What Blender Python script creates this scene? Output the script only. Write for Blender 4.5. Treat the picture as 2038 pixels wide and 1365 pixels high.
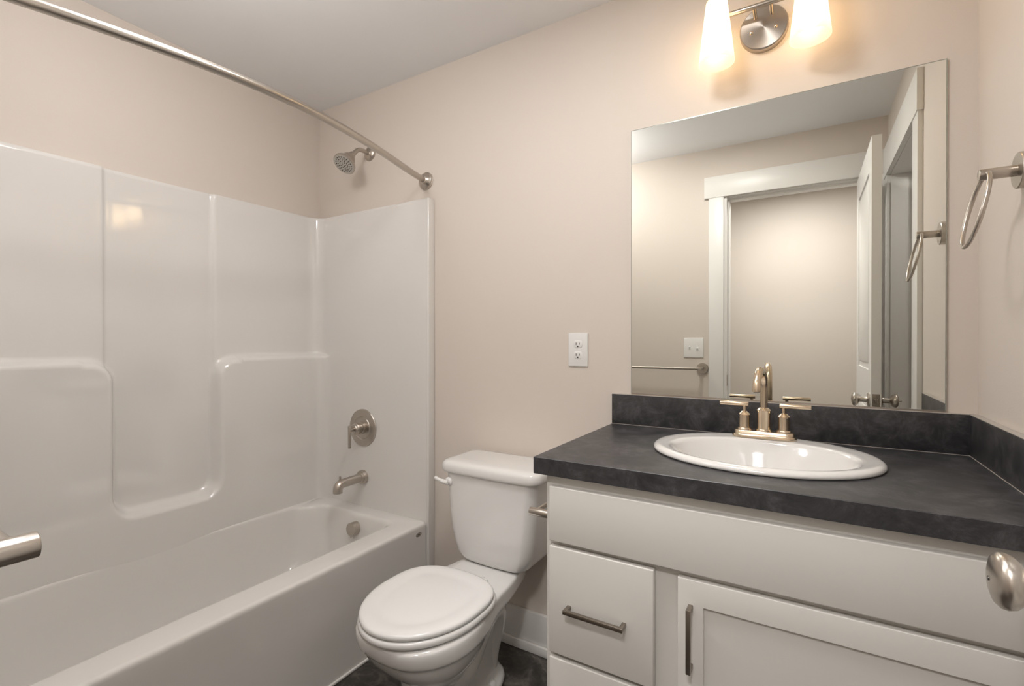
import bpy, bmesh, math, random
from mathutils import Vector, Matrix

random.seed(7)
sc = bpy.context.scene
for o in list(bpy.data.objects):
    bpy.data.objects.remove(o, do_unlink=True)
COL = sc.collection
PI = math.pi

# ------------------------------------------------------------------ camera
cam_d = bpy.data.cameras.new('camera')
cam = bpy.data.objects.new('camera', cam_d)
COL.objects.link(cam)
cam_d.sensor_fit = 'HORIZONTAL'
cam_d.sensor_width = 36.0
cam_d.lens = 963.64 / 2038 * 36.0
cam_d.clip_start = 0.02
cam.location = (0.0, -1.6777, 1.2195)
cam.rotation_mode = 'XYZ'
cam.rotation_euler = (PI / 2 - 0.0044, 0.0002, 0.5468)
sc.camera = cam

# ------------------------------------------------------------------ world, view, added fill lamps
w = bpy.data.worlds.new('world')
sc.world = w
w.use_nodes = True
w.node_tree.nodes['Background'].inputs[0].default_value = (0.9, 0.93, 1.0, 1)
w.node_tree.nodes['Background'].inputs[1].default_value = 0.3
sc.view_settings.view_transform = 'Standard'
sc.view_settings.look = 'None'
sc.view_settings.gamma = 1.0
sc.view_settings.use_curve_mapping = False
sc.view_settings.exposure = 0.12

FILL_GLOBE_BATH, FILL_GLOBE_BATH_W = (-1.25, -1.16, 2.44), 12.0      # unseen globe added to fill the bathroom, above the frame
FILL_GLOBE_CLOSET, FILL_GLOBE_CLOSET_W = (1.05, -1.0, 2.44), 9.0   # globe added to brighten the opening, beyond the right wall
FILL_DISC_BATH, FILL_DISC_BATH_W = (-0.46, -0.90, 2.44), 10.8       # unseen flat fill lamp added between vanity and tub, above the frame
FILL_DISC_HALL, FILL_DISC_HALL_W = (-0.10, -2.18, 2.44), 22.0       # unseen flat fill lamp added in the hallway, behind the camera
BULB_L = 9.0

# ------------------------------------------------------------------ room measures
XL, XR, D, CEIL = -2.2233, 0.3739, -1.6335, 2.44
DF = D - 0.115                       # hall face of the front wall
HALL_Y = -2.95

# ------------------------------------------------------------------ materials


def mat(name, base, rough=0.5, metal=0.0, coat=0.0, spec=0.5):
    m = bpy.data.materials.new(name)
    m.use_nodes = True
    b = m.node_tree.nodes['Principled BSDF']
    b.inputs['Base Color'].default_value = (*base, 1)
    b.inputs['Roughness'].default_value = rough
    b.inputs['Metallic'].default_value = metal
    b.inputs['Coat Weight'].default_value = coat
    b.inputs['Coat Roughness'].default_value = 0.04
    b.inputs['Specular IOR Level'].default_value = spec
    return m


def nd(m, kind, **kw):
    n = m.node_tree.nodes.new(kind)
    for k, v in kw.items():
        if k in n.inputs:
            n.inputs[k].default_value = v
        else:
            setattr(n, k, v)
    return n


def lk(m, a, ao, b, bi):
    m.node_tree.links.new(a.outputs[ao], b.inputs[bi])


def bump(m, scale, strength, dist=0.002, detail=2.0):
    t = nd(m, 'ShaderNodeTexCoord')
    n = nd(m, 'ShaderNodeTexNoise', Scale=scale, Detail=detail)
    bp = nd(m, 'ShaderNodeBump', Strength=strength, Distance=dist)
    lk(m, t, 'Object', n, 'Vector')
    lk(m, n, 'Fac', bp, 'Height')
    lk(m, bp, 'Normal', m.node_tree.nodes['Principled BSDF'], 'Normal')


def mottle(m, stops, scale, detail=6, rough=0.6, distort=0.0, stretch=(1, 1, 1)):
    t = nd(m, 'ShaderNodeTexCoord')
    mp = nd(m, 'ShaderNodeMapping')
    mp.inputs['Scale'].default_value = stretch
    n = nd(m, 'ShaderNodeTexNoise', Scale=scale, Detail=detail, Roughness=rough, Distortion=distort)
    r = nd(m, 'ShaderNodeValToRGB')
    el = r.color_ramp.elements
    while len(el) < len(stops):
        el.new(0.5)
    for e, (p, c) in zip(el, stops):
        e.position = p
        e.color = (*c, 1)
    lk(m, t, 'Object', mp, 'Vector')
    lk(m, mp, 'Vector', n, 'Vector')
    lk(m, n, 'Fac', r, 'Fac')
    lk(m, r, 'Color', m.node_tree.nodes['Principled BSDF'], 'Base Color')
    return n


WALL = mat('wall_paint', (0.68, 0.612, 0.55), 0.55, spec=0.3)
bump(WALL, 260, 0.12, 0.002)
CEILM = mat('ceiling_paint', (0.86, 0.855, 0.86), 0.8, spec=0.2)
bump(CEILM, 200, 0.1, 0.002)
TRIM = mat('trim_paint', (0.78, 0.76, 0.73), 0.35)
CABM = mat('cabinet_paint', (0.66, 0.638, 0.60), 0.38)
bump(CABM, 300, 0.03, 0.001)
ACRYL = mat('gloss_acrylic', (0.74, 0.715, 0.685), 0.06, spec=0.95)
bump(ACRYL, 5.0, 0.10, 0.006, 1.0)
PORC = mat('porcelain', (0.74, 0.725, 0.705), 0.10, coat=0.5)
SEATM = mat('seat_plastic', (0.78, 0.77, 0.755), 0.2)
NICKEL = mat('brushed_nickel', (0.52, 0.475, 0.425), 0.29, 1.0)
WARMNI = mat('champagne_nickel', (0.72, 0.60, 0.46), 0.24, 1.0)
PLATEM = mat('radial_brushed_nickel', (0.46, 0.42, 0.38), 0.3, 1.0)
_tan = nd(PLATEM, 'ShaderNodeTangent', direction_type='RADIAL', axis='Y')
lk(PLATEM, _tan, 'Tangent', PLATEM.node_tree.nodes['Principled BSDF'], 'Tangent')
PLATEM.node_tree.nodes['Principled BSDF'].inputs['Anisotropic'].default_value = 0.8
DARKMET = mat('dark_metal', (0.12, 0.11, 0.10), 0.35, 1.0)
PULLM = mat('dark_nickel', (0.30, 0.26, 0.22), 0.36, 1.0)
MIRROR = mat('mirror_glass', (0.83, 0.84, 0.80), 0.0, 1.0)
MEDGE = mat('mirror_edge', (0.35, 0.37, 0.33), 0.2, 0.4)
DARK = mat('dark_slot', (0.02, 0.018, 0.015), 0.7)
PLAST = mat('white_plastic', (0.80, 0.79, 0.77), 0.3)
RUBBER = mat('grey_nozzle', (0.09, 0.085, 0.08), 0.5)
BOLTM = mat('caulk', (0.8, 0.78, 0.75), 0.5)
INKM = mat('grey_print', (0.30, 0.29, 0.28), 0.5)

COUNTER = mat('slate_laminate', (0.06, 0.06, 0.06), 0.38, spec=0.45)
mottle(COUNTER, [(0.30, (0.013, 0.013, 0.015)), (0.5, (0.040, 0.039, 0.042)), (0.70, (0.105, 0.10, 0.103))],
       15, 10, 0.76, 0.5)
FLOORM = mat('slate_vinyl', (0.06, 0.05, 0.045), 0.4)
mottle(FLOORM, [(0.30, (0.014, 0.012, 0.010)), (0.5, (0.045, 0.039, 0.034)), (0.68, (0.15, 0.132, 0.115))],
       13, 10, 0.72, 0.8)

SHADE = bpy.data.materials.new('frosted_glass')
SHADE.use_nodes = True
_nt = SHADE.node_tree
_nt.nodes.clear()
_out = nd(SHADE, 'ShaderNodeOutputMaterial')
_tr = nd(SHADE, 'ShaderNodeBsdfTransparent')
_tl = nd(SHADE, 'ShaderNodeBsdfTranslucent')
_gl = nd(SHADE, 'ShaderNodeBsdfGlossy', Roughness=0.25)
_df = nd(SHADE, 'ShaderNodeBsdfDiffuse')
_em = nd(SHADE, 'ShaderNodeEmission', Strength=0.30)
_tr.inputs[0].default_value = (1, 0.9, 0.74, 1)
_tl.inputs[0].default_value = (1, 0.9, 0.76, 1)
_df.inputs[0].default_value = (0.9, 0.85, 0.78, 1)
_em.inputs[0].default_value = (1.0, 0.84, 0.60, 1)
_m1 = nd(SHADE, 'ShaderNodeMixShader', Fac=0.6)
_m2 = nd(SHADE, 'ShaderNodeMixShader', Fac=0.12)
_m3 = nd(SHADE, 'ShaderNodeMixShader', Fac=0.04)
_ad = nd(SHADE, 'ShaderNodeAddShader')
lk(SHADE, _tr, 0, _m1, 1)
lk(SHADE, _tl, 0, _m1, 2)
lk(SHADE, _m1, 0, _m2, 1)
lk(SHADE, _df, 0, _m2, 2)
lk(SHADE, _m2, 0, _m3, 1)
lk(SHADE, _gl, 0, _m3, 2)
lk(SHADE, _m3, 0, _ad, 0)
lk(SHADE, _em, 0, _ad, 1)
lk(SHADE, _ad, 0, _out, 0)


def emit(name, col, s):
    m = bpy.data.materials.new(name)
    m.use_nodes = True
    m.node_tree.nodes.clear()
    o = nd(m, 'ShaderNodeOutputMaterial')
    e = nd(m, 'ShaderNodeEmission', Strength=s)
    e.inputs[0].default_value = (*col, 1)
    lk(m, e, 0, o, 0)
    return m


BULB = emit('lit_bulb', (1.0, 0.84, 0.62), BULB_L)

# ------------------------------------------------------------------ mesh helpers


def box(bm, x0, x1, y0, y1, z0, z1, bev=0.0, seg=2):
    r = bmesh.ops.create_cube(bm, size=1.0)
    vs = r['verts']
    for v in vs:
        v.co = Vector(((x0 + x1) / 2 + v.co.x * (x1 - x0), (y0 + y1) / 2 + v.co.y * (y1 - y0),
                       (z0 + z1) / 2 + v.co.z * (z1 - z0)))
    if bev > 0:
        es = list({e for v in vs for e in v.link_edges})
        bmesh.ops.bevel(bm, geom=es, offset=bev, segments=seg, profile=0.5, affect='EDGES')


def frame_of(axis):
    a = Vector(axis).normalized()
    u = a.cross(Vector((0, 0, 1)))
    if u.length < 1e-4:
        u = Vector((1, 0, 0))
    u.normalize()
    return a, u, a.cross(u)


def loft(bm, loops, cap0=True, cap1=True, closed=True):
    rows = [[bm.verts.new(p) for p in lp] for lp in loops]
    n = len(rows[0])
    for a, b in zip(rows, rows[1:]):
        for i in range(n if closed else n - 1):
            j = (i + 1) % n
            try:
                bm.faces.new((a[i], a[j], b[j], b[i]))
            except ValueError:
                pass
    if cap0:
        bm.faces.new(rows[0][::-1])
    if cap1:
        bm.faces.new(rows[-1])
    return rows


def lathe(bm, prof, c, axis=(0, 0, 1), seg=40, cap0=True, cap1=True, sx=1.0, sy=1.0):
    """prof: (radius, height along axis)."""
    a, u, v = frame_of(axis)
    c = Vector(c)
    loops = []
    for r, h in prof:
        r = max(r, 1e-5)
        loops.append([c + a * h + u * (r * sx * math.cos(t)) + v * (r * sy * math.sin(t))
                      for t in [2 * PI * i / seg for i in range(seg)]])
    loft(bm, loops, cap0, cap1)


def cyl(bm, p0, p1, r, seg=24, bev=0.0):
    p0, p1 = Vector(p0), Vector(p1)
    L = (p1 - p0).length
    if bev:
        pr = [(r - bev, 0), (r - bev * .3, bev * .3), (r, bev), (r, L - bev), (r - bev * .3, L - bev * .3), (r - bev, L)]
    else:
        pr = [(r, 0), (r, L)]
    lathe(bm, pr, p0, p1 - p0, seg)


def tube(bm, pts, r, seg=16, cap=True):
    pts = [Vector(p) for p in pts]
    n = len(pts)
    rs = r if isinstance(r, (list, tuple)) else [r] * n
    t0 = (pts[1] - pts[0]).normalized()
    u = frame_of(t0)[1]
    loops = []
    for i, p in enumerate(pts):
        t = (pts[min(i + 1, n - 1)] - pts[max(i - 1, 0)]).normalized()
        u = (u - t * u.dot(t)).normalized()
        v = t.cross(u)
        loops.append([p + (u * math.cos(q) + v * math.sin(q)) * rs[i] for q in [2 * PI * k / seg for k in range(seg)]])
    loft(bm, loops, cap, cap)


def torus(bm, c, u, v, ru, rv, r, seg=64, s2=14):
    c, u, v = Vector(c), Vector(u).normalized(), Vector(v).normalized()
    nrm = u.cross(v)
    loops = []
    for i in range(seg + 1):
        t = 2 * PI * (i % seg) / seg
        p = c + u * ru * math.cos(t) + v * rv * math.sin(t)
        tg = (-u * ru * math.sin(t) + v * rv * math.cos(t)).normalized()
        o = tg.cross(nrm)
        loops.append([p + (o * math.cos(q) + nrm * math.sin(q)) * r for q in [2 * PI * k / s2 for k in range(s2)]])
    loft(bm, loops, False, False)


def bez(pts, n=8):
    """Catmull-Rom through the points."""
    P = [Vector(p) for p in pts]
    P = [P[0] * 2 - P[1]] + P + [P[-1] * 2 - P[-2]]
    out = []
    for i in range(1, len(P) - 2):
        a, b, c, d = P[i - 1], P[i], P[i + 1], P[i + 2]
        for k in range(n):
            t = k / n
            out.append(0.5 * ((2 * b) + (c - a) * t + (2 * a - 5 * b + 4 * c - d) * t * t + (3 * b - a - 3 * c + d) * t ** 3))
    out.append(P[-2])
    return out


OFF = {}


def obj(name, bm, m, parent=None, base=None, sharp=38, weld=True, subsurf=0):
    """Link bm (given in room coordinates) as ONE mesh object."""
    off = OFF[parent.name] if parent else Vector(base or (0, 0, 0))
    if weld:
        bmesh.ops.remove_doubles(bm, verts=bm.verts, dist=1e-6)
    bmesh.ops.recalc_face_normals(bm, faces=bm.faces)
    bmesh.ops.translate(bm, vec=-off, verts=bm.verts)
    lim = math.radians(sharp)
    for f in bm.faces:
        f.smooth = True
    for e in bm.edges:
        if len(e.link_faces) != 2 or e.calc_face_angle(0) > lim:
            e.smooth = False
    me = bpy.data.meshes.new(name)
    bm.to_mesh(me)
    bm.free()
    me.materials.append(m)
    o = bpy.data.objects.new(name, me)
    COL.objects.link(o)
    if parent:
        o.parent = parent
    else:
        o.location = off
    OFF[o.name] = off
    if subsurf:
        s = o.modifiers.new('subdivision', 'SUBSURF')
        s.levels = s.render_levels = subsurf
    return o


def thing(name, label, cat, loc, group=None):
    o = bpy.data.objects.new(name, None)
    o.empty_display_size = 0.05
    COL.objects.link(o)
    o.location = loc
    OFF[o.name] = Vector(loc)
    o['label'] = label
    o['category'] = cat
    if group:
        o['group'] = group
    return o


def tag(o, label, cat, group=None):
    o['label'] = label
    o['category'] = cat
    if group:
        o['group'] = group
    return o


def struct(name, bm, m, label, cat, sharp=38):
    o = obj(name, bm, m, None, sharp=sharp)
    o['kind'] = 'structure'
    o['label'] = label
    o['category'] = cat
    return o


def B(*boxes, bev=0.0, seg=2):
    bm = bmesh.new()
    for b in boxes:
        box(bm, *b, bev=bev, seg=seg)
    return bm


def NB():
    return bmesh.new()


def ss(a, b, x):
    t = min(1.0, max(0.0, (x - a) / (b - a)))
    return t * t * (3 - 2 * t)


# ------------------------------------------------------------------ room shell
T = 0.115
struct('floor', B((XL - .3, 2.0, HALL_Y - .1, 0.2, -0.1, 0.0)), FLOORM, 'dark slate-look vinyl floor', 'floor')
struct('ceiling', B((XL - .3, 2.0, HALL_Y - .1, 0.2, CEIL, CEIL + .1)), CEILM, 'plain pale grey ceiling', 'ceiling')
struct('wall_back', B((XL - T, 2.0, 0, T, 0, CEIL)), WALL, 'beige wall behind toilet, mirror and vanity', 'wall')
struct('wall_left', B((XL - T, XL, DF, 0, 0, CEIL)), WALL, 'beige wall above the long side of the bathtub', 'wall')
CY0, CY1, CZ = -1.530, -0.812, 2.087          # closet opening in the right wall
struct('wall_right', B((XR, XR + T, CY1 + .02, 0, 0, CEIL), (XR, XR + T, D, CY0 - .02, 0, CEIL),
                       (XR, XR + T, CY0 - .02, CY1 + .02, CZ + .02, CEIL)), WALL,
       'pale wall with the towel ring, right of the vanity', 'wall')
DX0, DX1, DZ = -0.430, 0.305, 2.118           # entry doorway
struct('wall_front', B((XL - T, DX0 - .02, DF, D, 0, CEIL), (DX1 + .02, 2.0, DF, D, 0, CEIL),
                       (DX0 - .02, DX1 + .02, DF, D, DZ + .02, CEIL)), WALL,
       'beige wall with the entry doorway, seen in the mirror', 'wall')
struct('wall_hall', B((XL - T, 2.0, HALL_Y - T, HALL_Y, 0, CEIL)), WALL, 'hallway wall seen through the doorway in the mirror', 'wall')
struct('wall_hall_left', B((-1.9 - T, -1.9, HALL_Y, DF, 0, CEIL)), WALL, 'left end wall of the hallway', 'wall')
struct('wall_hall_right', B((1.6, 1.6 + T, HALL_Y, DF, 0, CEIL)), WALL, 'right end wall of the hallway', 'wall')
struct('wall_closet', B((1.45, 1.45 + T, D, 0, 0, CEIL)), WALL, 'rear wall of the closet beyond the right wall', 'wall')


def baseboard(name, x0, x1, y0, y1, label):
    dx, dy = x1 - x0, y1 - y0
    bm = NB()
    if dx > dy:
        box(bm, x0, x1, y1 - .017, y1, 0, .152, .003)
        box(bm, x0, x1, y1 - .030, y1 - .017, 0, .036, .005)
    else:
        box(bm, x1 - .017, x1, y0, y1, 0, .152, .003)
        box(bm, x1 - .030, x1 - .017, y0, y1, 0, .036, .005)
    struct(name, bm, TRIM, label, 'baseboard')


baseboard('baseboard_back', -1.430, -0.567, -0.03, 0.0, 'white baseboard with shoe moulding behind the toilet')
baseboard('baseboard_hall', -1.9, 1.6, HALL_Y, HALL_Y + .03, 'white baseboard along the hallway wall')

# entry doorway: jambs, stops and casing with a flat head
bm = B((DX0 - .02, DX0, DF, D, 0, DZ), (DX1, DX1 + .02, DF, D, 0, DZ), (DX0 - .02, DX1 + .02, DF, D, DZ, DZ + .02),
       (DX0, DX0 + .011, DF + .02, D - .042, 0, DZ - .011), (DX1 - .011, DX1, DF + .02, D - .042, 0, DZ - .011),
       (DX0, DX1, DF + .02, D - .042, DZ - .011, DZ))
j = struct('trim_1', bm, TRIM, 'white jamb lining of the entry doorway', 'door jamb')
bm = B((DX0 - .0025, DX0 + .0012, D - .033, D - .010, .935, 1.005), bev=.0008)
obj('strike_plate', bm, PULLM, j)
bm = B((-.533, -.447, D, D + .018, 0, DZ + .005), (DX1 + .008, XR, D, D + .018, 0, DZ + .005), bev=.0015)
box(bm, -.5604, XR, D, D + .022, DZ + .005, 2.2554, .0015)
struct('trim_2', bm, TRIM, 'white casing with flat head board around the entry doorway', 'door casing')
bm = B((-.533, -.447, DF - .018, DF, 0, DZ + .005), (DX1 + .008, DX1 + .094, DF - .018, DF, 0, DZ + .005),
       (-.5604, DX1 + .12, DF - .022, DF, DZ + .005, 2.2554), bev=.0015)
struct('trim_3', bm, TRIM, 'white casing on the hallway side of the entry doorway', 'door casing')

# closet doorway in the right wall
bm = B((XR, XR + T, CY0 - .02, CY0, 0, CZ), (XR, XR + T, CY1, CY1 + .02, 0, CZ), (XR, XR + T, CY0 - .02, CY1 + .02, CZ, CZ + .02),
       (XR + .085, XR + .112, CY0, CY0 + .011, 0, CZ - .011), (XR + .085, XR + .112, CY1 - .011, CY1, 0, CZ - .011),
       (XR + .085, XR + .112, CY0, CY1, CZ - .011, CZ))
struct('trim_4', bm, TRIM, 'white jamb lining of the opening in the right wall', 'door jamb')
bm = B((XR - .018, XR, CY1 + .005, CY1 + .112, 0, CZ + .003), (XR - .018, XR, D + .001, CY0 - .005, 0, CZ + .003), bev=.0015)
box(bm, XR - .022, XR, D + .001, CY1 + .122, CZ + .003, 2.248, .0015)
struct('trim_5', bm, TRIM, 'white casing with flat head board around the opening in the right wall', 'door casing')


def door_leaf(bm, w, h, th):
    """slab in x 0..w (hinge at 0), y 0..th, with two recessed panels on both faces."""
    box(bm, 0, w, .006, th - .006, 0, h)
    st = .105
    for y0, y1 in ((0, .006), (th - .006, th)):
        box(bm, 0, st, y0, y1, 0, h)
        box(bm, w - st, w, y0, y1, 0, h)
        for a, b in ((0, .2), (.93, 1.08), (h - .125, h)):
            box(bm, st, w - st, y0, y1, a, b)
        for a, b in ((.2, .93), (1.08, h - .125)):
            box(bm, st + .03, w - st - .03, y0 + .001, y1 - .001, a + .03, b - .03, .002)


def place(bm, hinge, ang):
    bmesh.ops.transform(bm, matrix=Matrix.Translation(Vector(hinge)) @ Matrix.Rotation(ang, 4, 'Z'), verts=bm.verts)


# entry door, swung into the room beside the right wall (its leaf is just right of the frame, its knob enters the frame)
DT = .035
bm = NB()
door_leaf(bm, .715, 2.085, DT)
HING = Vector((.2705, -1.6155, .010))
DANG = PI / 2
place(bm, HING, DANG)
dr = struct('door_1', bm, TRIM, 'white panelled entry door standing open beside the right wall', 'door')
kz, ky = .962, -.9605
for s, x0 in ((-1, .2355), (1, .2705)):
    bm = NB()
    lathe(bm, [(.0, 0), (.032, 0), (.032, .004), (.028, .008), (.013, .010), (.0115, .014), (.0115, .034), (.014, .037),
               (.022, .041), (.0275, .047), (.0293, .053), (.0285, .058), (.024, .0625), (.016, .065), (.008, .0662), (0, .0665)],
          (x0, ky, kz), (s, 0, 0), 48, False, False)
    k = obj('door_knob', bm, NICKEL, dr)
    k['label'] = 'satin nickel knob with privacy pinhole' if s < 0 else 'satin nickel knob with turn button'
    bm = NB()
    if s < 0:
        cyl(bm, (x0 - .0672, ky, kz), (x0 - .0660, ky, kz), .0026, 16)
        obj('pinhole', bm, DARKMET, k)
    else:
        cyl(bm, (x0 + .066, ky, kz), (x0 + .076, ky, kz), .004, 16)
        obj('turn_button', bm, NICKEL, k)
bm = B((.2395, .2665, -.9008, -.8995, kz - .03, kz + .03), bev=.0004)
box(bm, .2475, .2585, -.8995, -.891, kz - .010, kz + .010, .002)
obj('latch_plate', bm, PULLM, dr)
for z in (.25, 1.05, 1.85):
    bm = NB()
    cyl(bm, (.276, -1.617, z - .045), (.276, -1.617, z + .045), .006, 12)
    obj('hinge', bm, NICKEL, dr)

# ------------------------------------------------------------------ fill lamps added outside the frame
for loc, p, lab in ((FILL_DISC_BATH, FILL_DISC_BATH_W, 'added flat round fill light between vanity and tub, above the picture'),
                    (FILL_DISC_HALL, FILL_DISC_HALL_W, 'added flat round fill light in the hallway outside the door')):
    t = thing('fill_light', lab, 'ceiling light', loc)
    bm = NB()
    lathe(bm, [(.165, 0), (.165, -.012), (.155, -.018), (.150, -.016)], loc, (0, 0, 1), 40, True, True)
    obj('trim_ring', bm, PLAST, t)
    bm = NB()
    lathe(bm, [(.150, -.017), (.14, -.0185), (.0, -.0185)], loc, (0, 0, 1), 40, False, True)
    obj('diffuser', bm, emit('fill_diffuser', (1.0, 0.985, 0.97), p / (PI * PI * .15 ** 2)), t)
for loc, p, lab in ((FILL_GLOBE_BATH, FILL_GLOBE_BATH_W, 'added opal globe fill light over the tub side of the bathroom, above the picture'),
                    (FILL_GLOBE_CLOSET, FILL_GLOBE_CLOSET_W, 'added opal globe fill light beyond the opening in the right wall')):
    t = thing('fill_light', lab, 'ceiling light', loc)
    bm = NB()
    lathe(bm, [(.07, 0), (.07, -.02), (.05, -.035), (.02, -.04), (.02, -.075)], loc, (0, 0, 1), 40)
    obj('canopy', bm, NICKEL, t)
    bm = NB()
    lathe(bm, [(.13 * math.sin(PI * i / 16), -.20 + .13 * math.cos(PI * i / 16)) for i in range(17)], loc, (0, 0, 1), 24, False, False)
    obj('globe', bm, emit('fill_opal_globe', (1.0, 0.985, 0.97), p / (4 * PI * PI * .13 ** 2)), t)

# ------------------------------------------------------------------ bathtub with moulded surround
TX = -1.432          # room-side edge of the surround
STZ = 1.854
Y0, Y1 = -0.04, D + .04
unit = thing('bathtub_surround', 'white glossy one-piece bathtub with moulded wall surround in the alcove', 'bathtub', (-1.83, D / 2, 0))
YC = -.7525


def wall_offset(y, z):
    """how far the long moulded wall stands off the alcove wall."""
    side = ss(.184, .196, abs(y - YC))
    d = .022 + .016 * side
    # lower bulge with the U shaped niche cut out of it
    cy, hy, zb, r = -.7425, .1725, .580, .062
    ay = abs(y - cy) - hy + r
    az = zb + r - z
    niche = min(max(ay, az), 0) + math.hypot(max(ay, 0), max(az, 0)) - r
    a, b = z - 1.152, -niche
    k = .085
    # rounded shoulder where ledge and niche meet
    if a > -k and b > -k:
        m = math.hypot(a + k, b + k) - k
    else:
        m = max(a, b)
    bul = 1 - ss(-.026, .006, m)
    if a > -.03 and b < -.10:
        bul = 1 - ss(-.013, .004, m)
    return d + (.083 - d) * bul


bm = NB()
R = .062
zs = sorted(set([.395, .41] + [.42 + i * .0085 for i in range(168)] + [1.83, 1.842, 1.850, STZ]))
ys = [Y0 - R - i * (Y0 - Y1 - 2 * R) / 190 for i in range(191)]
path = []
for x in [TX, TX - .004] + [TX - .03 - i * .09 for i in range(7)]:
    path.append(('e', x, Y0, 0))
for i in range(0, 9):
    path.append(('c0', i / 8, 0, 0))
for y in ys[1:-1]:
    path.append(('w', 0, y, 0))
for i in range(0, 9):
    path.append(('c1', i / 8, 0, 0))
for x in list(reversed([TX, TX - .004] + [TX - .03 - i * .09 for i in range(7)])):
    path.append(('e', x, Y1, 0))
rows = []
for z in zs:
    rowp = []
    lip = 0.004 * ss(STZ - .008, STZ, z)
    for kind, a, y, _ in path:
        if kind == 'e':
            yy = y + (lip if y > D / 2 else -lip)
            rowp.append((a, yy, z))
        elif kind == 'w':
            rowp.append((XL + wall_offset(y, z) - lip, y, z))
        else:
            ye = Y0 if kind == 'c0' else Y1
            sg = -1 if kind == 'c0' else 1
            xw = XL + wall_offset(ye + sg * R, z)
            t = a * PI / 2 if kind == 'c0' else (1 - a) * PI / 2
            rr = R
            rowp.append((xw + rr - rr * math.sin(t) - lip * math.sin(t), ye + sg * (rr - rr * math.cos(t)) - sg * lip * math.cos(t), z))
    rows.append([bm.verts.new(p) for p in rowp])
for a, b in zip(rows, rows[1:]):
    for i in range(len(a) - 1):
        bm.faces.new((a[i], a[i + 1], b[i + 1], b[i]))
# top edge back to the alcove walls
top = rows[-1]
back = []
for v, (kind, a, y, _) in zip(top, path):
    x, yy, z = v.co
    if kind == 'e':
        p = (x, -.0005 if y > D / 2 else D + .0005, z)
    elif kind == 'w':
        p = (XL + .0005, yy, z)
    else:
        p = (XL + .0005, -.0005 if kind == 'c0' else D + .0005, z)
        t = a if kind == 'c0' else 1 - a
        p = (x + (XL + .0005 - x) * ss(.0, 1, t), p[1] + (yy - p[1]) * ss(.0, 1, t), z)
    back.append(bm.verts.new(p))
for i in range(len(top) - 1):
    bm.faces.new((top[i], top[i + 1], back[i + 1], back[i]))
obj('surround_panel', bm, ACRYL, unit, sharp=60)
for ya, yb in ((Y0 - .0005, -.0005), (D + .0005, Y1 + .0005)):
    bm = B((TX - .012, TX + .0035, ya, yb, 0, STZ + .0005), bev=.0035, seg=3)
    box(bm, XL + .004, TX - .012, ya + .001, yb - .001, 0, .41)
    obj('edge_flange', bm, ACRYL, unit)


def tub_loop(x0, x1, y0, y1, z, r0, r1, bow=0.0, n=16, m=48):
    """closed plan loop: x0 back, x1 front, y0 near end, y1 drain end; r0 back corner radius, r1 front corner radius."""
    pts = []

    def arc(cx, cy, r, a0, a1):
        for i in range(n):
            t = a0 + (a1 - a0) * i / (n - 1)
            pts.append((cx + r * math.cos(t), cy + r * math.sin(t)))

    def seg(ax, ay, bx, by, k):
        for i in range(1, k):
            pts.append((ax + (bx - ax) * i / k, ay + (by - ay) * i / k))
    arc(x1 - r1, y1 - r1, r1, 0, PI / 2)
    seg(x1 - r1, y1, x0 + r0, y1, 12)
    arc(x0 + r0, y1 - r0, r0, PI / 2, PI)
    seg(x0, y1 - r0, x0, y0 + r0, m)
    arc(x0 + r0, y0 + r0, r0, PI, 3 * PI / 2)
    seg(x0 + r0, y0, x1 - r1, y0, 12)
    arc(x1 - r1, y0 + r1, r1, 3 * PI / 2, 2 * PI)
    seg(x1, y0 + r1, x1, y1 - r1, m)
    yc, h = (y0 + y1) / 2, (y1 - y0) / 2
    out = []
    for x, y in pts:
        k = max(0.0, 1 - (x - x0) / (x1 - x0))
        out.append((x + bow * k * min(1, abs((y - yc) / h)) ** 2.6, y, z))
    return out


RZ = .415
AX = -1.440
ye0, ye1 = Y1 - .002, Y0 + .002
xb = XL + .083
loops = []
loops.append(tub_loop(xb - .01, AX + .010, ye0, ye1, 0.0, .004, .004))
loops.append(tub_loop(xb - .01, AX + .002, ye0, ye1, 0.10, .004, .004))
loops.append(tub_loop(xb - .01, AX - .004, ye0, ye1, 0.28, .004, .006))
loops.append(tub_loop(xb - .01, AX - .003, ye0, ye1, 0.36, .004, .008))
loops.append(tub_loop(xb - .01, AX - .001, ye0, ye1, 0.398, .004, .012))
loops.append(tub_loop(xb - .01, AX - .0015, ye0, ye1, 0.406, .004, .014))
loops.append(tub_loop(xb - .01, AX - .004, ye0, ye1 - .001, 0.4115, .004, .015))
loops.append(tub_loop(xb - .01, AX - .009, ye0 + .002, ye1 - .002, RZ - .0006, .004, .016))
loops.append(tub_loop(xb - .01, AX - .018, ye0 + .004, ye1 - .004, RZ, .004, .018))
ix0, ix1, iy0, iy1 = xb - .001, -1.556, Y1 + .085, -.118
loops.append(tub_loop(ix0 - .006, ix1 + .012, iy0 - .012, iy1 + .012, RZ, .10, .055, .06))
for ins, bi, z in ((.0, -.002, RZ - .002), (.006, .0, RZ - .008), (.010, .001, RZ - .018), (.018, .005, .36), (.030, .014, .28), (.050, .030, .18), (.075, .06, .11), (.105, .09, .075)):
    loops.append(tub_loop(ix0 + bi, ix1 - ins, iy0 + ins * 2.6, iy1 - ins * 1.0, z, .12 + ins * .5, .065 + ins * .7, .055))
loops.append(tub_loop(ix0 + .16, ix1 - .16, iy0 + .42, iy1 - .18, .062, .12, .10, .03))
bm = NB()
loft(bm, loops, True, True)
obj('tub', bm, ACRYL, unit, sharp=50)
bm = B((AX + .007, AX + .0165, ye0, ye1, 0, .010), bev=.003)
obj('caulk_bead', bm, BOLTM, unit)
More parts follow.
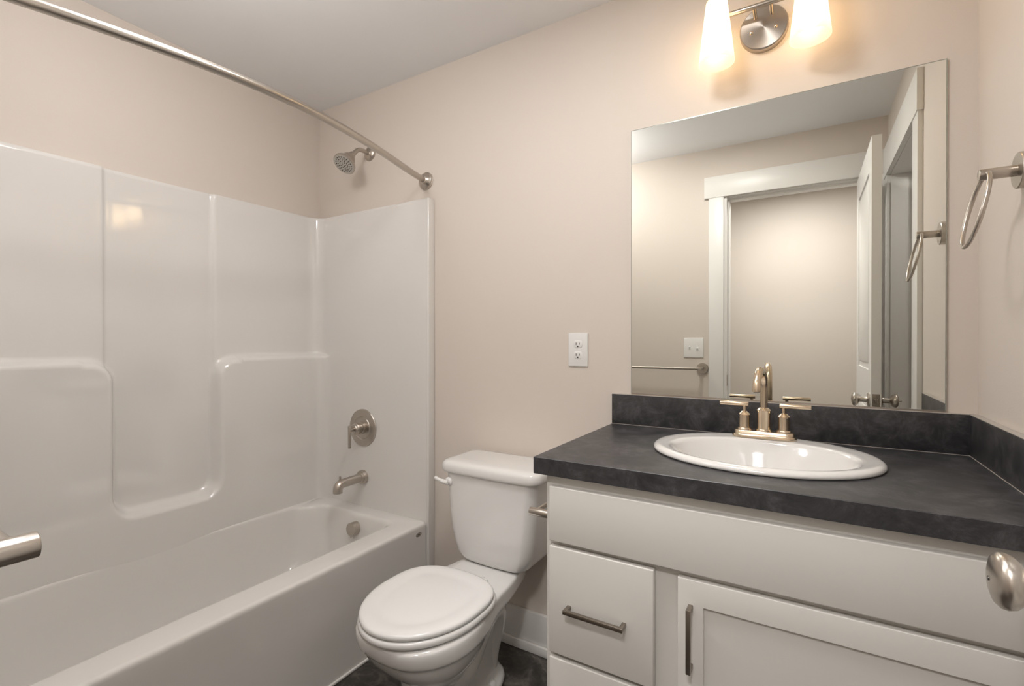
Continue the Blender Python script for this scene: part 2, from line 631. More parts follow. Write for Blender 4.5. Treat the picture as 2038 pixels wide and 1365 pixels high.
# overflow cover and drain
bm = NB()
oc = Vector((-1.786, -.146, .352))
oa = Vector((0.0, -1, .10)).normalized()
lathe(bm, [(.030, -.012), (.030, .020), (.0285, .024), (.025, .025), (0, .025)], oc, oa, 40, True, False)
ov = obj('overflow_cover', bm, NICKEL, unit)
bm = NB()
for dx in (-.006, .006):
    cyl(bm, oc + Vector((dx, -.014, -.029)), oc + Vector((dx * 1.6, -.014, -.040)), .0022, 10)
obj('trip_lever', bm, NICKEL, ov)
bm = NB()
lathe(bm, [(.032, .0605), (.032, .066), (.02, .067), (0, .067)], (-1.80, -.36, 0), (0, 0, 1), 32)
obj('tub_drain', bm, NICKEL, unit)
bm = NB()
lathe(bm, [(.019, 0), (.019, .002), (.016, .003), (0, .003)], (AX - .0045, -.090, .376), (1, 0, 0), 32, sx=1.0, sy=.52)
em = obj('emblem', bm, INKM, unit)
em['label'] = 'small oval maker badge'
bm = NB()
lathe(bm, [(.014, .003), (.014, .0036)], (AX - .0045, -.090, .376), (1, 0, 0), 32, sx=1.0, sy=.42)
obj('badge_face', bm, NICKEL, em)
bm = NB()
cyl(bm, (AX - .001, -.090, .376), (AX + .0002, -.090, .376), .0035, 16)
obj('badge_dot', bm, DARK, em)

# ------------------------------------------------------------------ shower fittings
VX = -1.846
t = thing('shower_valve', 'round brushed nickel shower valve with lever handle on the surround', 'shower valve', (VX, Y0, .797))
bm = NB()
lathe(bm, [(.091, -.0002), (.091, .003), (.089, .0055), (.056, .008), (.054, .0065), (.052, .009), (.03, .010), (0, .010)],
      (VX, Y0, .797), (0, -1, 0), 56, True, False)
obj('escutcheon', bm, NICKEL, t)
bm = NB()
lathe(bm, [(.029, .008), (.029, .020), (.025, .022), (.025, .026), (.028, .028), (.028, .048), (.025, .051), (.025, .055), (.0235, .06),
           (.021, .062), (0, .062)], (VX, Y0, .797), (0, -1, 0), 40)
h = obj('handle_hub', bm, NICKEL, t)
bm = NB()
hy = Y0 - .083
cyl(bm, (VX, Y0 - .06, .797), (VX, hy, .797), .0085, 20)
cyl(bm, (VX, hy, .817), (VX, hy, .712), .0078, 20, .001)
obj('lever', bm, NICKEL, t)

t = thing('tub_spout', 'brushed nickel tub spout with diverter pin, below the shower valve', 'spout', (-1.844, Y0, .5576))
bm = NB()
lathe(bm, [(.033, -.0002), (.033, .016), (.031, .019), (.027, .020), (.026, .028), (.022, .030)], (-1.844, Y0, .5576), (0, -1, 0), 40)
obj('wall_collar', bm, NICKEL, t)
bm = NB()
pts = [(-1.844, Y0 - .02, .5576), (-1.844, -.100, .5572), (-1.844, -.150, .5568), (-1.844, -.168, .5566)]
pts += [(-1.844, -.168 - .0245 * math.sin(q), .5566 - .0245 + .0245 * math.cos(q)) for q in [PI / 2 * i / 8 for i in range(1, 9)]]
pts += [(-1.844, -.1925, .526), (-1.844, -.1925, .5185)]
tube(bm, pts, .0212, 28)
obj('spout_body', bm, NICKEL, t)
bm = NB()
cyl(bm, (-1.844, -.180, .570), (-1.844, -.180, .592), .0052, 16, .0008)
obj('diverter_pin', bm, NICKEL, t)

t = thing('showerhead', 'brushed nickel shower head on a bent arm high above the tub', 'shower head', (-1.838, 0, 2.14))
bm = NB()
lathe(bm, [(.035, -.001), (.035, .003), (.033, .008), (.026, .013), (.016, .016), (.0125, .017)], (-1.838, 0, 2.14), (0, -1, 0), 36)
obj('wall_flange', bm, NICKEL, t)
bm = NB()
arm = bez([(-1.838, -.012, 2.14), (-1.838, -.045, 2.1405), (-1.838, -.066, 2.138), (-1.838, -.084, 2.128), (-1.838, -.104, 2.106)], 6)
tube(bm, arm, .0102, 18)
obj('arm', bm, NICKEL, t)
hn = Vector((0.02, -.62, -.78)).normalized()
fc = Vector((-1.840, -.158, 2.040))
bm = NB()
lathe(bm, [(.013, -.086), (.015, -.082), (.015, -.066), (.021, -.063), (.027, -.056), (.032, -.044), (.036, -.030), (.045, -.020),
           (.0515, -.012), (.053, -.006), (.053, -.001), (.0505, .001), (.049, .0)], fc, hn, 44, True, False)
hd = obj('head', bm, NICKEL, t)
bm = NB()
lathe(bm, [(.0495, -.002), (.049, .0005), (0, .0005)], fc, hn, 44, False, False)
fp = obj('face_plate', bm, mat('face_grey', (0.55, 0.52, 0.47), 0.45, 0.2), hd)
bm = NB()
a, u, v = frame_of(hn)
for rr, n in ((.009, 5), (.019, 10), (.029, 15), (.039, 19)):
    for k in range(n):
        q = 2 * PI * k / n
        c = fc + u * rr * math.cos(q) + v * rr * math.sin(q)
        cyl(bm, c, c + hn * .0018, .0034 if rr > .03 else .0029, 8)
obj('nozzles', bm, RUBBER, hd)['kind'] = 'stuff'

# curved curtain rod
t = thing('curtain_rod', 'curved brushed nickel shower curtain rod across the tub alcove', 'curtain rod', (-1.4777, 0, 1.943))
yy = [-.004 - i * (1.6335 - .008) / 64 for i in range(65)]
bm = NB()


def rod_x(y):
    return 0.18472008 * y ** 4 + 0.59835935 * y ** 3 + 0.36854833 * y ** 2 - 0.17439095 * y - 1.47632171


tube(bm, [(rod_x(y), y, 1.943) for y in yy], .0130, 20)
obj('rod', bm, NICKEL, t)
for ye, s in ((0, -1), (D, 1)):
    bm = NB()
    lathe(bm, [(.040, 0), (.040, .004), (.037, .006), (.036, .011), (.033, .013), (.032, .015), (.020, .028), (.0155, .030), (.0135, .030)],
          (rod_x(ye), ye, 1.943), (0, s, 0), 40, True, True)
    obj('end_flange', bm, NICKEL, t)

# ------------------------------------------------------------------ toilet
TC = -1.000
toi = thing('toilet', 'white two-piece toilet with closed lid between tub and vanity', 'toilet', (TC, -.35, 0))


def sect(z, yf, yb, ws, cx=TC):
    ts = [0, .008, .035, .09, .18, .28, .39, .50, .58, .66, .78, .93, 1.0]
    pts = []
    for t, wd in zip(ts, ws):
        pts.append((cx + wd, yf + (yb - yf) * t, z))
    lft = [(2 * cx - p[0], p[1], p[2]) for p in reversed(pts)]
    return pts[1:] + lft[:-1] if ws[0] == 0 else pts + lft


#        0    .008  .035  .09   .18   .28   .39   .50   .58   .66   .78   .93  1
rim = [0, .052, .104, .148, .180, .190, .182, .158, .142, .143, .126, .102, .085]
loops = [
    sect(.000, -.600, -.185, [0, .045, .075, .092, .100, .100, .104, .112, .115, .114, .106, .085, .06]),
    sect(.030, -.600, -.185, [0, .045, .075, .092, .100, .100, .104, .112, .115, .114, .106, .085, .06]),
    sect(.048, -.597, -.190, [0, .042, .072, .090, .097, .097, .099, .106, .110, .109, .100, .078, .055]),
    sect(.062, -.592, -.205, [0, .040, .070, .088, .095, .094, .090, .086, .084, .082, .074, .060, .045]),
    sect(.120, -.590, -.215, [0, .040, .070, .088, .094, .092, .083, .077, .074, .071, .066, .056, .042]),
    sect(.185, -.598, -.205, [0, .042, .073, .091, .097, .094, .083, .077, .074, .071, .066, .056, .042]),
    sect(.205, -.612, -.185, [0, .046, .080, .098, .106, .104, .092, .081, .076, .072, .066, .056, .042]),
    sect(.235, -.660, -.150, [0, .050, .088, .116, .134, .136, .122, .098, .082, .074, .066, .056, .042]),
    sect(.275, -.702, -.090, [0, .052, .097, .134, .160, .166, .154, .124, .096, .082, .072, .062, .05]),
    sect(.315, -.728, -.070, [0, .052, .101, .142, .172, .180, .170, .142, .118, .106, .092, .078, .06]),
    sect(.330, -.733, -.062, [0, .052, .102, .144, .175, .184, .175, .149, .130, .126, .110, .090, .07]),
    sect(.334, -.742, -.055, rim), sect(.345, -.750, -.050, rim), sect(.372, -.755, -.050, [w * 1.01 for w in rim]),
    sect(.386, -.753, -.052, rim), sect(.392, -.744, -.058, [w * .965 for w in rim]),
]
bm = NB()
loft(bm, loops, True, True)
obj('bowl', bm, PORC, toi, sharp=60, subsurf=1)
for s in (-1, 1):
    bm = NB()
    pts = bez([(TC + s * .058, -.530, .20), (TC + s * .060, -.48, .160), (TC + s * .058, -.43, .160), (TC + s * .054, -.37, .205),
               (TC + s * .052, -.315, .258), (TC + s * .052, -.262, .278), (TC + s * .050, -.232, .248), (TC + s * .040, -.236, .185),
               (TC + s * .030, -.250, .12), (TC + s * .028, -.265, .04)], 8)
    tube(bm, pts, .0405, 20)
    tr = obj('trapway', bm, PORC, toi)
    bm = NB()
    lathe(bm, [(.017, .058), (.0165, .070), (.012, .078), (.005, .081), (0, .0815)], (TC + s * .087, -.312, -.014), (0, 0, 1), 24)
    obj('bolt_cap', bm, PLAST, toi)


def seat_outline(sc_=1.0, inset=0.0, yf=-.757, yb=-.345, hw=.183, n=64):
    pts = []
    yc, fr, bk = -.53, -.53 - yf, yb + .53
    for i in range(n):
        t = 2 * PI * i / n
        c, s = math.cos(t), math.sin(t)
        if s < 0:
            x, y = hw * c, fr * s
        else:
            e = .62
            x = hw * math.copysign(abs(c) ** .86, c)
            y = bk * abs(s) ** e
        L = math.hypot(x, y)
        k = (L - inset) / L
        pts.append((TC + x * k, yc + y * k))
    return pts


def slab(bm, prof, **kw):
    loft(bm, [[(x, y, z) for x, y in seat_outline(inset=ins, **kw)] for ins, z in prof], True, True)


bm = NB()
slab(bm, [(.006, .394), (.001, .397), (.0, .402), (.0, .408), (.003, .413), (.008, .4145)], yf=-.760, hw=.187, yb=-.335)
obj('seat', bm, SEATM, toi, sharp=60)
bm = NB()
slab(bm, [(.005, .4170), (.001, .4185), (.0, .4225), (.0, .4270), (.003, .4315), (.010, .4340), (.022, .4350), (.036, .4350), (.050, .4328),
          (.060, .4318), (.074, .4326), (.095, .4342), (.140, .4350)])
lid = obj('seat_lid', bm, SEATM, toi, sharp=60)
for s in (-1, 1):
    bm = B((TC + s * .066 - .018, TC + s * .066 + .018, -.352, -.322, .392, .415), bev=.006, seg=3)
    obj('seat_hinge', bm, SEATM, toi)


def rrect(x0, x1, y0, y1, z, rf, rb, bow=0.0, n=10, m=8):
    """rounded rectangle loop, front (low y) corners rf, rear rb, front bowed out."""
    P = []

    def arc(cx, cy, r, a0):
        for i in range(n):
            t = a0 + PI / 2 * i / (n - 1)
            P.append((cx + r * math.cos(t), cy + r * math.sin(t)))

    def seg(a, b):
        for i in range(1, m):
            P.append((a[0] + (b[0] - a[0]) * i / m, a[1] + (b[1] - a[1]) * i / m))
    arc(x1 - rb, y1 - rb, rb, 0)
    seg((x1 - rb, y1), (x0 + rb, y1))
    arc(x0 + rb, y1 - rb, rb, PI / 2)
    seg((x0, y1 - rb), (x0, y0 + rf))
    arc(x0 + rf, y0 + rf, rf, PI)
    seg((x0 + rf, y0), (x1 - rf, y0))
    arc(x1 - rf, y0 + rf, rf, 3 * PI / 2)
    seg((x1, y0 + rf), (x1, y1 - rb))
    xc, hx = (x0 + x1) / 2, (x1 - x0) / 2
    return [(x, y - bow * (1 - ((x - xc) / hx) ** 2) * max(0, (y1 - y) / (y1 - y0)), z) for x, y in P]


KC = -.987
bm = NB()
prof = [(.388, .108, .160), (.391, .124, .176), (.398, .136, .186), (.412, .149, .194), (.432, .159, .200), (.465, .169, .204), (.51, .177, .207),
        (.57, .184, .209), (.64, .190, .211), (.730, .196, .213)]
loft(bm, [rrect(KC - hw, KC + hw, -.022 - dp, -.022 - (.02 if i < 3 else 0), z, .038, .02, .010)
          for i, (z, hw, dp) in enumerate(prof)], True, True)
tank = obj('tank', bm, PORC, toi, sharp=60)
bm = NB()
for hw, y0, z, r in ():
    pass
lidp = [(.724, -.004), (.727, .000), (.735, .002), (.750, .001), (.758, -.002), (.764, -.008), (.767, -.018), (.7685, -.035)]
loft(bm, [rrect(KC - .214 - e, KC + .214 + e, -.244 - e, -.012 + min(e, 0), z, .040, .022, .012) for z, e in lidp], True, True)
obj('tank_lid', bm, PORC, toi, sharp=60)
bm = NB()
lx, lz, ly = KC - .168, .689, -.2355
lathe(bm, [(.016, 0), (.016, .006), (.013, .010), (.0095, .012), (.0095, .020), (.0, .021)], (lx, ly, lz), (0, -1, 0), 28)
tube(bm, bez([(lx + .004, ly - .016, lz - .001), (lx - .012, ly - .020, lz + .001), (lx - .03, ly - .024, lz + .006), (lx - .050, ly - .026, lz + .013)], 5),
     [.0095] * 3 + [.0085] * 5 + [.0068] * 5 + [.0075] * 2 + [.006], 14)
obj('flush_lever', bm, PORC, toi)
bm = NB()
lathe(bm, [(.018, 0), (.018, .0006)], (-.965, -.300, .3918), (0, 0, 1), 28, sx=.45, sy=1.0)
mk = obj('maker_mark', bm, INKM, toi)
bm = NB()
lathe(bm, [(.016, .0006), (.016, .0009)], (-.965, -.300, .3918), (0, 0, 1), 28, sx=.38, sy=1.0)
obj('mark_face', bm, PORC, mk)

# ------------------------------------------------------------------ vanity cabinet
CX0, CX1, CF, CT = -.567, .3735, -.573, .8832      # left side, right side, face frame front, top
van = thing('vanity_cabinet', 'pale painted vanity cabinet with drawers and one shaker door', 'cabinet', (-.1, -.3, 0))
bm = B((CX0, CX0 + .016, CF + .019, -.001, 0.0, CT), (CX1 - .016, CX1, CF + .019, -.001, 0.0, CT), (CX0 + .016, CX1 - .016, -.007, -.001, .09, CT),
       (CX0 + .016, CX1 - .016, CF + .019, -.007, .09, .105), (CX0 + .016, CX1 - .016, CF + .085, CF + .095, 0, .09))
obj('carcass', bm, CABM, van)
bm = B((CX0, CX0 + .036, CF, CF + .019, 0, CT), (CX1 - .045, CX1, CF, CF + .019, 0, CT), (CX0 + .036, CX1 - .045, CF, CF + .019, .835, CT),
       (CX0 + .036, CX1 - .045, CF, CF + .019, .700, .725), (-.296, -.235, CF, CF + .019, .09, .700), (CX0 + .036, -.296, CF, CF + .019, .425, .450),
       (CX0 + .036, CX1 - .045, CF, CF + .019, .09, .125))
obj('face_frame', bm, CABM, van)
FR = -.593


def front(name, x0, x1, z0, z1):
    bm = NB()
    box(bm, x0, x1, FR, CF - .0005, z0, z1, .0028, 3)
    return obj(name, bm, CABM, van)


front('false_front', -.5515, .332, .7190, .8560)


def pull(parent, p0, p1):
    """square bar pull between two feet on the front (y = FR)."""
    p0, p1 = Vector(p0), Vector(p1)
    bm = NB()
    d = (p1 - p0).normalized()
    hv = .0048
    out = FR - .030

    def cube(a, b):
        box(bm, min(a[0], b[0]), max(a[0], b[0]), min(a[1], b[1]), max(a[1], b[1]), min(a[2], b[2]), max(a[2], b[2]), .001)
    if abs(d.x) > .5:
        cube((p0.x, out, p0.z - hv), (p1.x, out + .0095, p0.z + hv))
        for x in (p0.x, p1.x - .0095):
            cube((x, out + .008, p0.z - hv), (x + .0095, FR, p0.z + hv))
    else:
        cube((p0.x - hv, out, p0.z), (p0.x + hv, out + .0095, p1.z))
        for z in (p0.z, p1.z - .0095):
            cube((p0.x - hv, out + .008, z), (p0.x + hv, FR, z + .0095))
    return obj('pull_handle', bm, PULLM, parent)


d = front('drawer', -.5515, -.2912, .4400, .7070)
pull(d, (-.5010, FR, .5660), (-.3530, FR, .5660))
d = front('drawer', -.5515, -.2912, .1150, .4290)
pull(d, (-.5010, FR, .2900), (-.3530, FR, .2900))
# shaker door
x0, x1, z0, z1 = -.2390, .332, .115, .7060
bm = NB()
st = .0525
bv = .0025


def rl(e, y):
    return [(x0 + e, y, z0 + e), (x1 - e, y, z0 + e), (x1 - e, y, z1 - e), (x0 + e, y, z1 - e)]


loft(bm, [rl(0, CF - .0005), rl(0, FR + bv), rl(bv * .3, FR + bv * .3), rl(bv, FR), rl(st, FR), rl(st + .001, FR + .001), rl(st + .001, CF - .0005), rl(0, CF - .0005)], False, False)
dd = obj('door', bm, CABM, van)
bm = B((x0 + st - .003, x1 - st + .003, FR + .0065, CF - .002, z0 + st - .003, z1 - st + .003))
obj('door_panel', bm, CABM, dd)
pull(dd, (-.2115, FR, .5190), (-.2115, FR, .6540))

# countertop with splashes
KX0, KF, KT, KB = -.5932, -.5985, .9257, .8832
SC = Vector((-.1045, -.2830, KT))
SA, SB = .2630, .2215
ct = thing('countertop', 'dark slate laminate countertop with back and side splash on the vanity', 'countertop', (-.1, -.3, KB))
bm = NB()
N = 64
kx1, ky1 = XR - .0005, -.0005


def rect_pt(t):
    c, s = math.cos(t), math.sin(t)
    k = min(((kx1 if c > 0 else KX0) - SC.x) / c if abs(c) > 1e-9 else 9, ((ky1 if s > 0 else KF) - SC.y) / s if abs(s) > 1e-9 else 9)
    return SC.x + c * k, SC.y + s * k


angs = sorted([2 * PI * i / N for i in range(N)] + [math.atan2(y - SC.y, x - SC.x) % (2 * PI) for x in (KX0, kx1) for y in (KF, ky1)])
inn = [(SC.x + (SA - .018) * math.cos(t), SC.y + (SB - .018) * math.sin(t)) for t in angs]
out = [rect_pt(t) for t in angs]


def shrink(p, e):
    return (max(KX0 + e, min(kx1, p[0])), max(KF + e, min(ky1, p[1])))


lp = [[(x, y, KB) for x, y in inn], [(x, y, KB) for x, y in out], [(*p, KT - .0015) for p in out], [(*shrink(p, .0015), KT) for p in out],
      [(x, y, KT) for x, y in inn], [(x, y, KB) for x, y in inn]]
loft(bm, lp, False, False)
obj('worktop', bm, COUNTER, ct)
SPZ = 1.0303
bm = B((KX0, XR - .0005, -.0185, -.0005, KT, SPZ), bev=.0008)
obj('back_splash', bm, COUNTER, ct)
bm = B((XR - .0185, XR - .0005, KF, -.0185, KT, SPZ), bev=.0008)
obj('side_splash', bm, COUNTER, ct)
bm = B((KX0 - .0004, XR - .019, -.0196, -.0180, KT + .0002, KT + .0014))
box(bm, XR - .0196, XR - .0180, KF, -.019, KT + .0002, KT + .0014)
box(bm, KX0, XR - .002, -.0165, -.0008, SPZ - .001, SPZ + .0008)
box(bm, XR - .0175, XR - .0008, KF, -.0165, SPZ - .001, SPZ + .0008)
obj('caulk_and_sheen', bm, mat('beige_caulk_and_sheen', (0.42, 0.38, 0.34), 0.5), ct)  # caulk, plus the wall's reflection on the splash tops painted as beige

# ------------------------------------------------------------------ sink
sk = thing('sink', 'white oval drop-in sink set in the dark countertop', 'sink', (SC.x, SC.y, KT))


def ell(a, b, z, dy=0.0, n=72):
    return [(SC.x + a * math.cos(2 * PI * i / n), SC.y + dy + b * math.sin(2 * PI * i / n), z) for i in range(n)]


bd = -.026
loops = [ell(SA - .006, SB - .006, KT + .0003), ell(SA - .001, SB - .001, KT + .002), ell(SA, SB, KT + .006), ell(SA - .002, SB - .002, KT + .011),
         ell(SA - .008, SB - .008, KT + .0148), ell(SA - .016, SB - .015, KT + .0160), ell(SA - .026, SB - .025, KT + .0155, -.006),
         ell(SA - .038, SB - .042, KT + .0150, -.018), ell(SA - .045, SB - .051, KT + .0146, bd), ell(SA - .050, SB - .057, KT + .0125, bd),
         ell(SA - .055, SB - .062, KT + .005, bd),
         ell(SA - .068, SB - .078, KT - .025, bd), ell(SA - .085, SB - .092, KT - .065, bd), ell(SA - .115, SB - .112, KT - .098, bd),
         ell(SA - .165, SB - .145, KT - .115, bd), ell(SA - .22, SB - .185, KT - .121, bd), ell(.022, .022, KT - .122, bd)]
bm = NB()
loft(bm, loops, False, True)
obj('basin', bm, PORC, sk, sharp=70)
bm = NB()
lathe(bm, [(.022, -.1215), (.022, -.118), (.015, -.117), (0, -.116)], (SC.x, SC.y + bd, KT), (0, 0, 1), 28)
obj('drain', bm, NICKEL, sk)

# ------------------------------------------------------------------ faucet
FX, FY, FZ = -.1050, -.113, KT + .0162
fa = thing('faucet', 'champagne nickel two-handle faucet with gooseneck spout on the sink', 'faucet', (FX, FY, FZ))


def stadium(hx, r, z, n=14):
    P = []
    for i in range(n + 1):
        t = -PI / 2 + PI * i / n
        P.append((FX + hx + r * math.cos(t), FY + r * math.sin(t), z))
    for i in range(n + 1):
        t = PI / 2 + PI * i / n
        P.append((FX - hx + r * math.cos(t), FY + r * math.sin(t), z))
    return P


bm = NB()
loft(bm, [stadium(.0545, .0280, FZ - .0004), stadium(.0545, .0285, FZ + .002), stadium(.0545, .0278, FZ + .005), stadium(.0545, .0245, FZ + .0075),
          stadium(.0545, .0238, FZ + .0095), stadium(.0545, .0225, FZ + .018), stadium(.0545, .0210, FZ + .0195)], True, True)
obj('base_plate', bm, WARMNI, fa)
bz = FZ + .0185
bm = NB()
lathe(bm, [(.0208, 0), (.0208, .0045), (.0195, .0065), (.0176, .0068), (.0176, .056), (.0186, .0585), (.0186, .060), (.0118, .0670), (.0100, .0675)],
      (FX, FY, bz), (0, 0, 1), 40)
obj('spout_body', bm, WARMNI, fa)
bm = NB()
pts = [(FX, FY, bz + .066), (FX, FY, 1.060), (FX, FY, 1.085)]
sw = Vector((-.10, -1, 0)).normalized()
RA = .053
for i in range(1, 25):
    t = PI * i / 24
    pts.append(Vector((FX, FY, 1.085)) + sw * (RA - RA * math.cos(t)) + Vector((0, 0, RA * math.sin(t))))
e = Vector(pts[-1])
pts += [e - Vector((0, 0, .003))]
tube(bm, pts, .0103, 24)
sp = obj('spout', bm, WARMNI, fa)
bm = NB()
cyl(bm, e - Vector((0, 0, .002)), e - Vector((0, 0, .0042)), .0084, 20)
obj('aerator', bm, DARKMET, sp)
for s in (-1, 1):
    hx = FX + s * .0505
    bm = NB()
    lathe(bm, [(.0195, 0), (.0195, .0045), (.0180, .0068), (.0152, .0072), (.0148, .009), (.0145, .0425), (.0158, .0440), (.0158, .0452), (.0078, .0535), (.0052, .0545)],
          (hx, FY, bz), (0, 0, 1), 36)
    hb = obj('handle_base', bm, WARMNI, fa)
    bm = NB()
    cyl(bm, (hx, FY, bz + .052), (hx, FY, bz + .072), .0052, 20)
    x0_, x1_ = (hx - .0660, hx + .0110) if s < 0 else (hx - .0110, hx + .0660)
    cyl(bm, (x0_, FY, bz + .0745), (x1_, FY, bz + .0745), .0064, 24, .0007)
    obj('lever', bm, WARMNI, fa)

# ------------------------------------------------------------------ mirror
bm = NB()
box(bm, -.5273, .3119, -.0062, -.0006, SPZ + .0012, 1.956)
mi = obj('mirror', bm, MEDGE, None, base=(-.108, -.003, SPZ + .0012))
tag(mi, 'large frameless rectangular mirror above the vanity', 'mirror')
bm = NB()
vs = [bm.verts.new(p) for p in ((-.5250, -.00635, SPZ + .0012), (.3096, -.00635, SPZ + .0012), (.3096, -.00635, 1.9537), (-.5250, -.00635, 1.9537))]
bm.faces.new(vs)
OFF[mi.name] = Vector((-.108, -.003, SPZ + .0012))
obj('silvered_face', bm, MIRROR, mi)
bm = B((-.5273, .3119, -.0075, -.0006, SPZ, SPZ + .0012))
box(bm, -.5273, .3119, -.0082, -.0072, SPZ, SPZ + .006)
obj('bottom_channel', bm, NICKEL, mi)

# ------------------------------------------------------------------ vanity light
LX = -.1140
vl = thing('vanity_light', 'two-shade brushed nickel vanity light on the wall above the mirror', 'wall light', (LX, 0, 2.17))
bm = NB()
lathe(bm, [(.0665, 0), (.0665, .018), (.0655, .021), (.063, .0235), (.0, .0245)], (LX, -.0005, 2.172), (0, -1, 0), 56, True, False)
obj('back_plate', bm, PLATEM, vl)
for dx, dz in ((-.026, .006), (.028, .006), (-.026, -.012 + .0), (.024, -.010)):
    pass
for dx in (-.033, .033):
    bm = NB()
    lathe(bm, [(.0045, 0), (.0045, .003), (.003, .005), (0, .0055)], (LX + dx, -.0245, 2.162), (0, -1, 0), 16)
    obj('screw', bm, WARMNI, vl)
bm = NB()
for dx in (-.022, .022):
    cyl(bm, (LX + dx, -.020, 2.205), (LX + dx, -.070, 2.212), .0055, 16)
cyl(bm, (LX - .1235, -.070, 2.212), (LX + .1235, -.070, 2.212), .0075, 20, .001)
obj('bar', bm, NICKEL, vl)
for s in (-1, 1):
    sx_ = LX + s * .1205
    sy_ = -.105
    bm = NB()
    tube(bm, bez([(sx_, -.068, 2.212), (sx_, -.078, 2.235), (sx_, -.092, 2.262), (sx_, sy_, 2.272)], 5), .006, 14)
    lathe(bm, [(.0, 2.282), (.020, 2.281), (.024, 2.276), (.0255, 2.262), (.0265, 2.240), (.0255, 2.2385), (.0, 2.2385)], (sx_, sy_, 0), (0, 0, 1), 32, False, False)
    hol = obj('lamp_holder', bm, PULLM, vl)
    bm = NB()
    lathe(bm, [(.0285, 2.243), (.0300, 2.238), (.0505, 2.060), (.0505, 2.056), (.0480, 2.056), (.0272, 2.238)], (sx_, sy_, 0), (0, 0, 1), 48, False, False)
    obj('lamp_shade', bm, SHADE, vl)
    bm = NB()
    lathe(bm, [(.010, 2.236), (.012, 2.205), (.017, 2.180), (.0255, 2.150), (.0285, 2.130), (.0275, 2.110), (.021, 2.093), (.011, 2.085), (0, 2.083)],
          (sx_, sy_, 0), (0, 0, 1), 28, True, False)
    obj('bulb', bm, BULB, vl)

# ------------------------------------------------------------------ wall plates
ox, oz = -.7295, 1.187
t = thing('wall_outlet', 'white duplex electrical outlet on the wall left of the mirror', 'outlet', (ox, 0, oz))
bm = NB()
box(bm, ox - .0385, ox + .0385, -.0060, -.0003, oz - .0628, oz + .0628, .0025, 3)
obj('cover_plate', bm, PLAST, t)
for dz in (.0205, -.0205):
    bm = NB()
    loops = []
    for ins, y in ((0, -.0060), (.0002, -.0072), (.0012, -.0078)):
        P = []
        for i in range(40):
            q = 2 * PI * i / 40
            P.append((ox + (.0178 - ins) * math.cos(q), y, oz + dz + max(-.0142 + ins, min(.0142 - ins, (.0178 - ins) * math.sin(q)))))
        loops.append(P)
    loft(bm, loops, True, True)
    rc = obj('receptacle', bm, PLAST, t)
    bm = B((ox - .0076, ox - .0053, -.0081, -.0070, oz + dz - .0035, oz + dz + .0060), (ox + .0053, ox + .0076, -.0081, -.0070, oz + dz - .0022, oz + dz + .0055))
    cyl(bm, (ox, -.0070, oz + dz - .0085), (ox, -.0081, oz + dz - .0085), .0030, 16)
    obj('slots', bm, DARK, rc)
bm = NB()
cyl(bm, (ox, -.006, oz), (ox, -.0068, oz), .003, 16)
obj('screw', bm, PLAST, t)

wx, wz = -.627, 1.175
t = thing('light_switch', 'white double toggle switch plate by the entry door, seen in the mirror', 'light switch', (wx, D, wz))
bm = NB()
box(bm, wx - .0605, wx + .0605, D + .0003, D + .006, wz - .064, wz + .064, .0025, 3)
obj('cover_plate', bm, PLAST, t)
for s, up in ((-1, 1), (1, -1)):
    bm = NB()
    cx = wx + s * .0237
    box(bm, cx - .0050, cx + .0050, D + .005, D + .0070, wz - .012, wz + .012, .0008)
    tube(bm, [(cx, D + .004, wz), (cx, D + .016, wz + up * .008)], [.0052, .0042], 12)
    obj('toggle', bm, PLAST, t)
    for dz in (-.030, .030):
        bm = NB()
        cyl(bm, (cx, D + .005, wz + dz), (cx, D + .0068, wz + dz), .0028, 12)
        obj('screw', bm, PLAST, t)

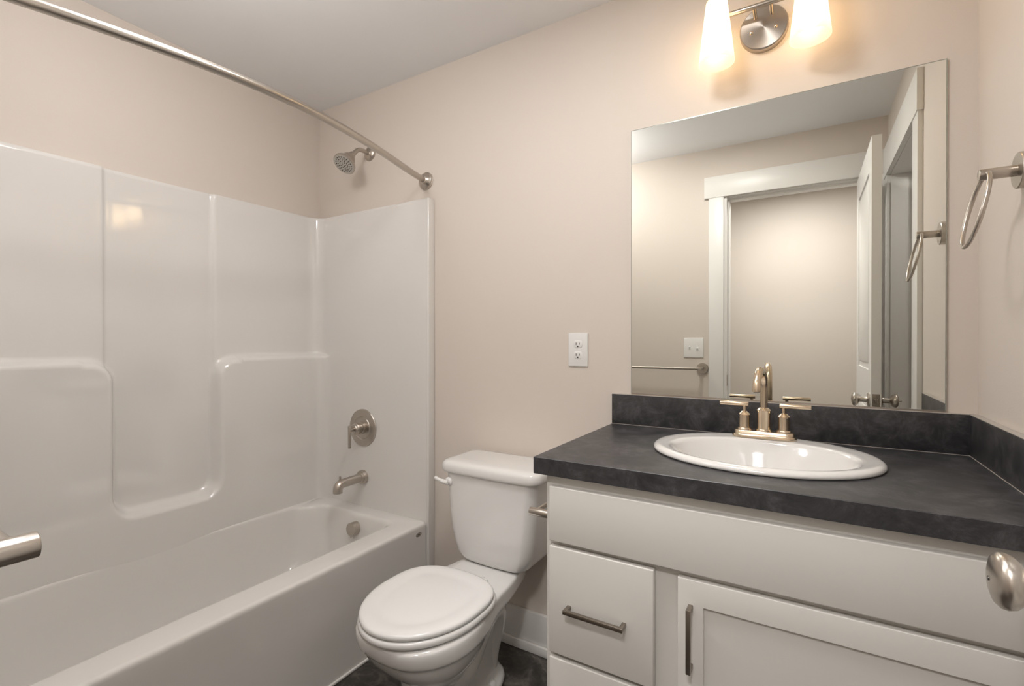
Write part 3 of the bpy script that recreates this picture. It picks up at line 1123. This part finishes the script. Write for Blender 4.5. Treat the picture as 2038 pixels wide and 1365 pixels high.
# ------------------------------------------------------------------ towel bar on the front wall
bx, bz_ = -.5715, 1.043
t = thing('towel_bar', 'brushed nickel towel bar on the front wall, its near post at the left edge', 'towel bar', (bx, D, bz_))
PX2 = bx - .64
for x in (bx, PX2):
    bm = NB()
    lathe(bm, [(.035, .0003), (.035, .012), (.033, .0145), (0, .015)], (x, D, bz_), (0, 1, 0), 40, True, False)
    obj('wall_flange', bm, NICKEL, t)
    bm = NB()
    cyl(bm, (x, D + .012, bz_), (x, D + .1005, bz_), .0112, 28, .0012)
    obj('post', bm, NICKEL, t)
bm = NB()
cyl(bm, (bx + .004, D + .082, bz_), (PX2 - .004, D + .082, bz_), .0088, 24)
obj('bar', bm, NICKEL, t)

# ------------------------------------------------------------------ towel ring on the right wall
ry, rz = -.3360, 1.5570
t = thing('towel_ring', 'brushed nickel towel ring hanging on the right wall beside the mirror', 'towel ring', (XR, ry, rz))
bm = NB()
lathe(bm, [(.0355, .0003), (.0355, .0175), (.034, .019), (0, .0195)], (XR, ry, rz), (-1, 0, 0), 48, True, False)
obj('wall_flange', bm, NICKEL, t)
bm = NB()
cyl(bm, (XR - .015, ry, rz), (.299, ry, rz), .0112, 28, .001)
obj('post', bm, NICKEL, t)
bm = NB()
dn = Vector((-.215, 0, -1)).normalized()
torus(bm, Vector((.3105, ry, rz + .002)) + dn * .0745, dn, (0, 1, 0), .0745, .060, .0042, 72, 14)
obj('ring', bm, NICKEL, t)

# ------------------------------------------------------------------ toilet paper holder on the cabinet side
py, pz = -.500, .7465
t = thing('toilet_paper_holder', 'brushed nickel toilet paper holder on the vanity side next to the toilet', 'toilet paper holder', (CX0, py, pz))
for y in (py, py + .19):
    bm = NB()
    lathe(bm, [(.030, .0003), (.030, .010), (.028, .012), (0, .0125)], (CX0, y, pz), (-1, 0, 0), 36, True, False)
    obj('side_flange', bm, NICKEL, t)
    bm = NB()
    cyl(bm, (CX0 - .010, y, pz), (CX0 - .0905, y, pz), .0112, 28, .0012)
    obj('post', bm, NICKEL, t)
bm = NB()
cyl(bm, (CX0 - .070, py, pz + .003), (CX0 - .070, py + .19, pz + .003), .0062, 18)
obj('roller', bm, NICKEL, t)
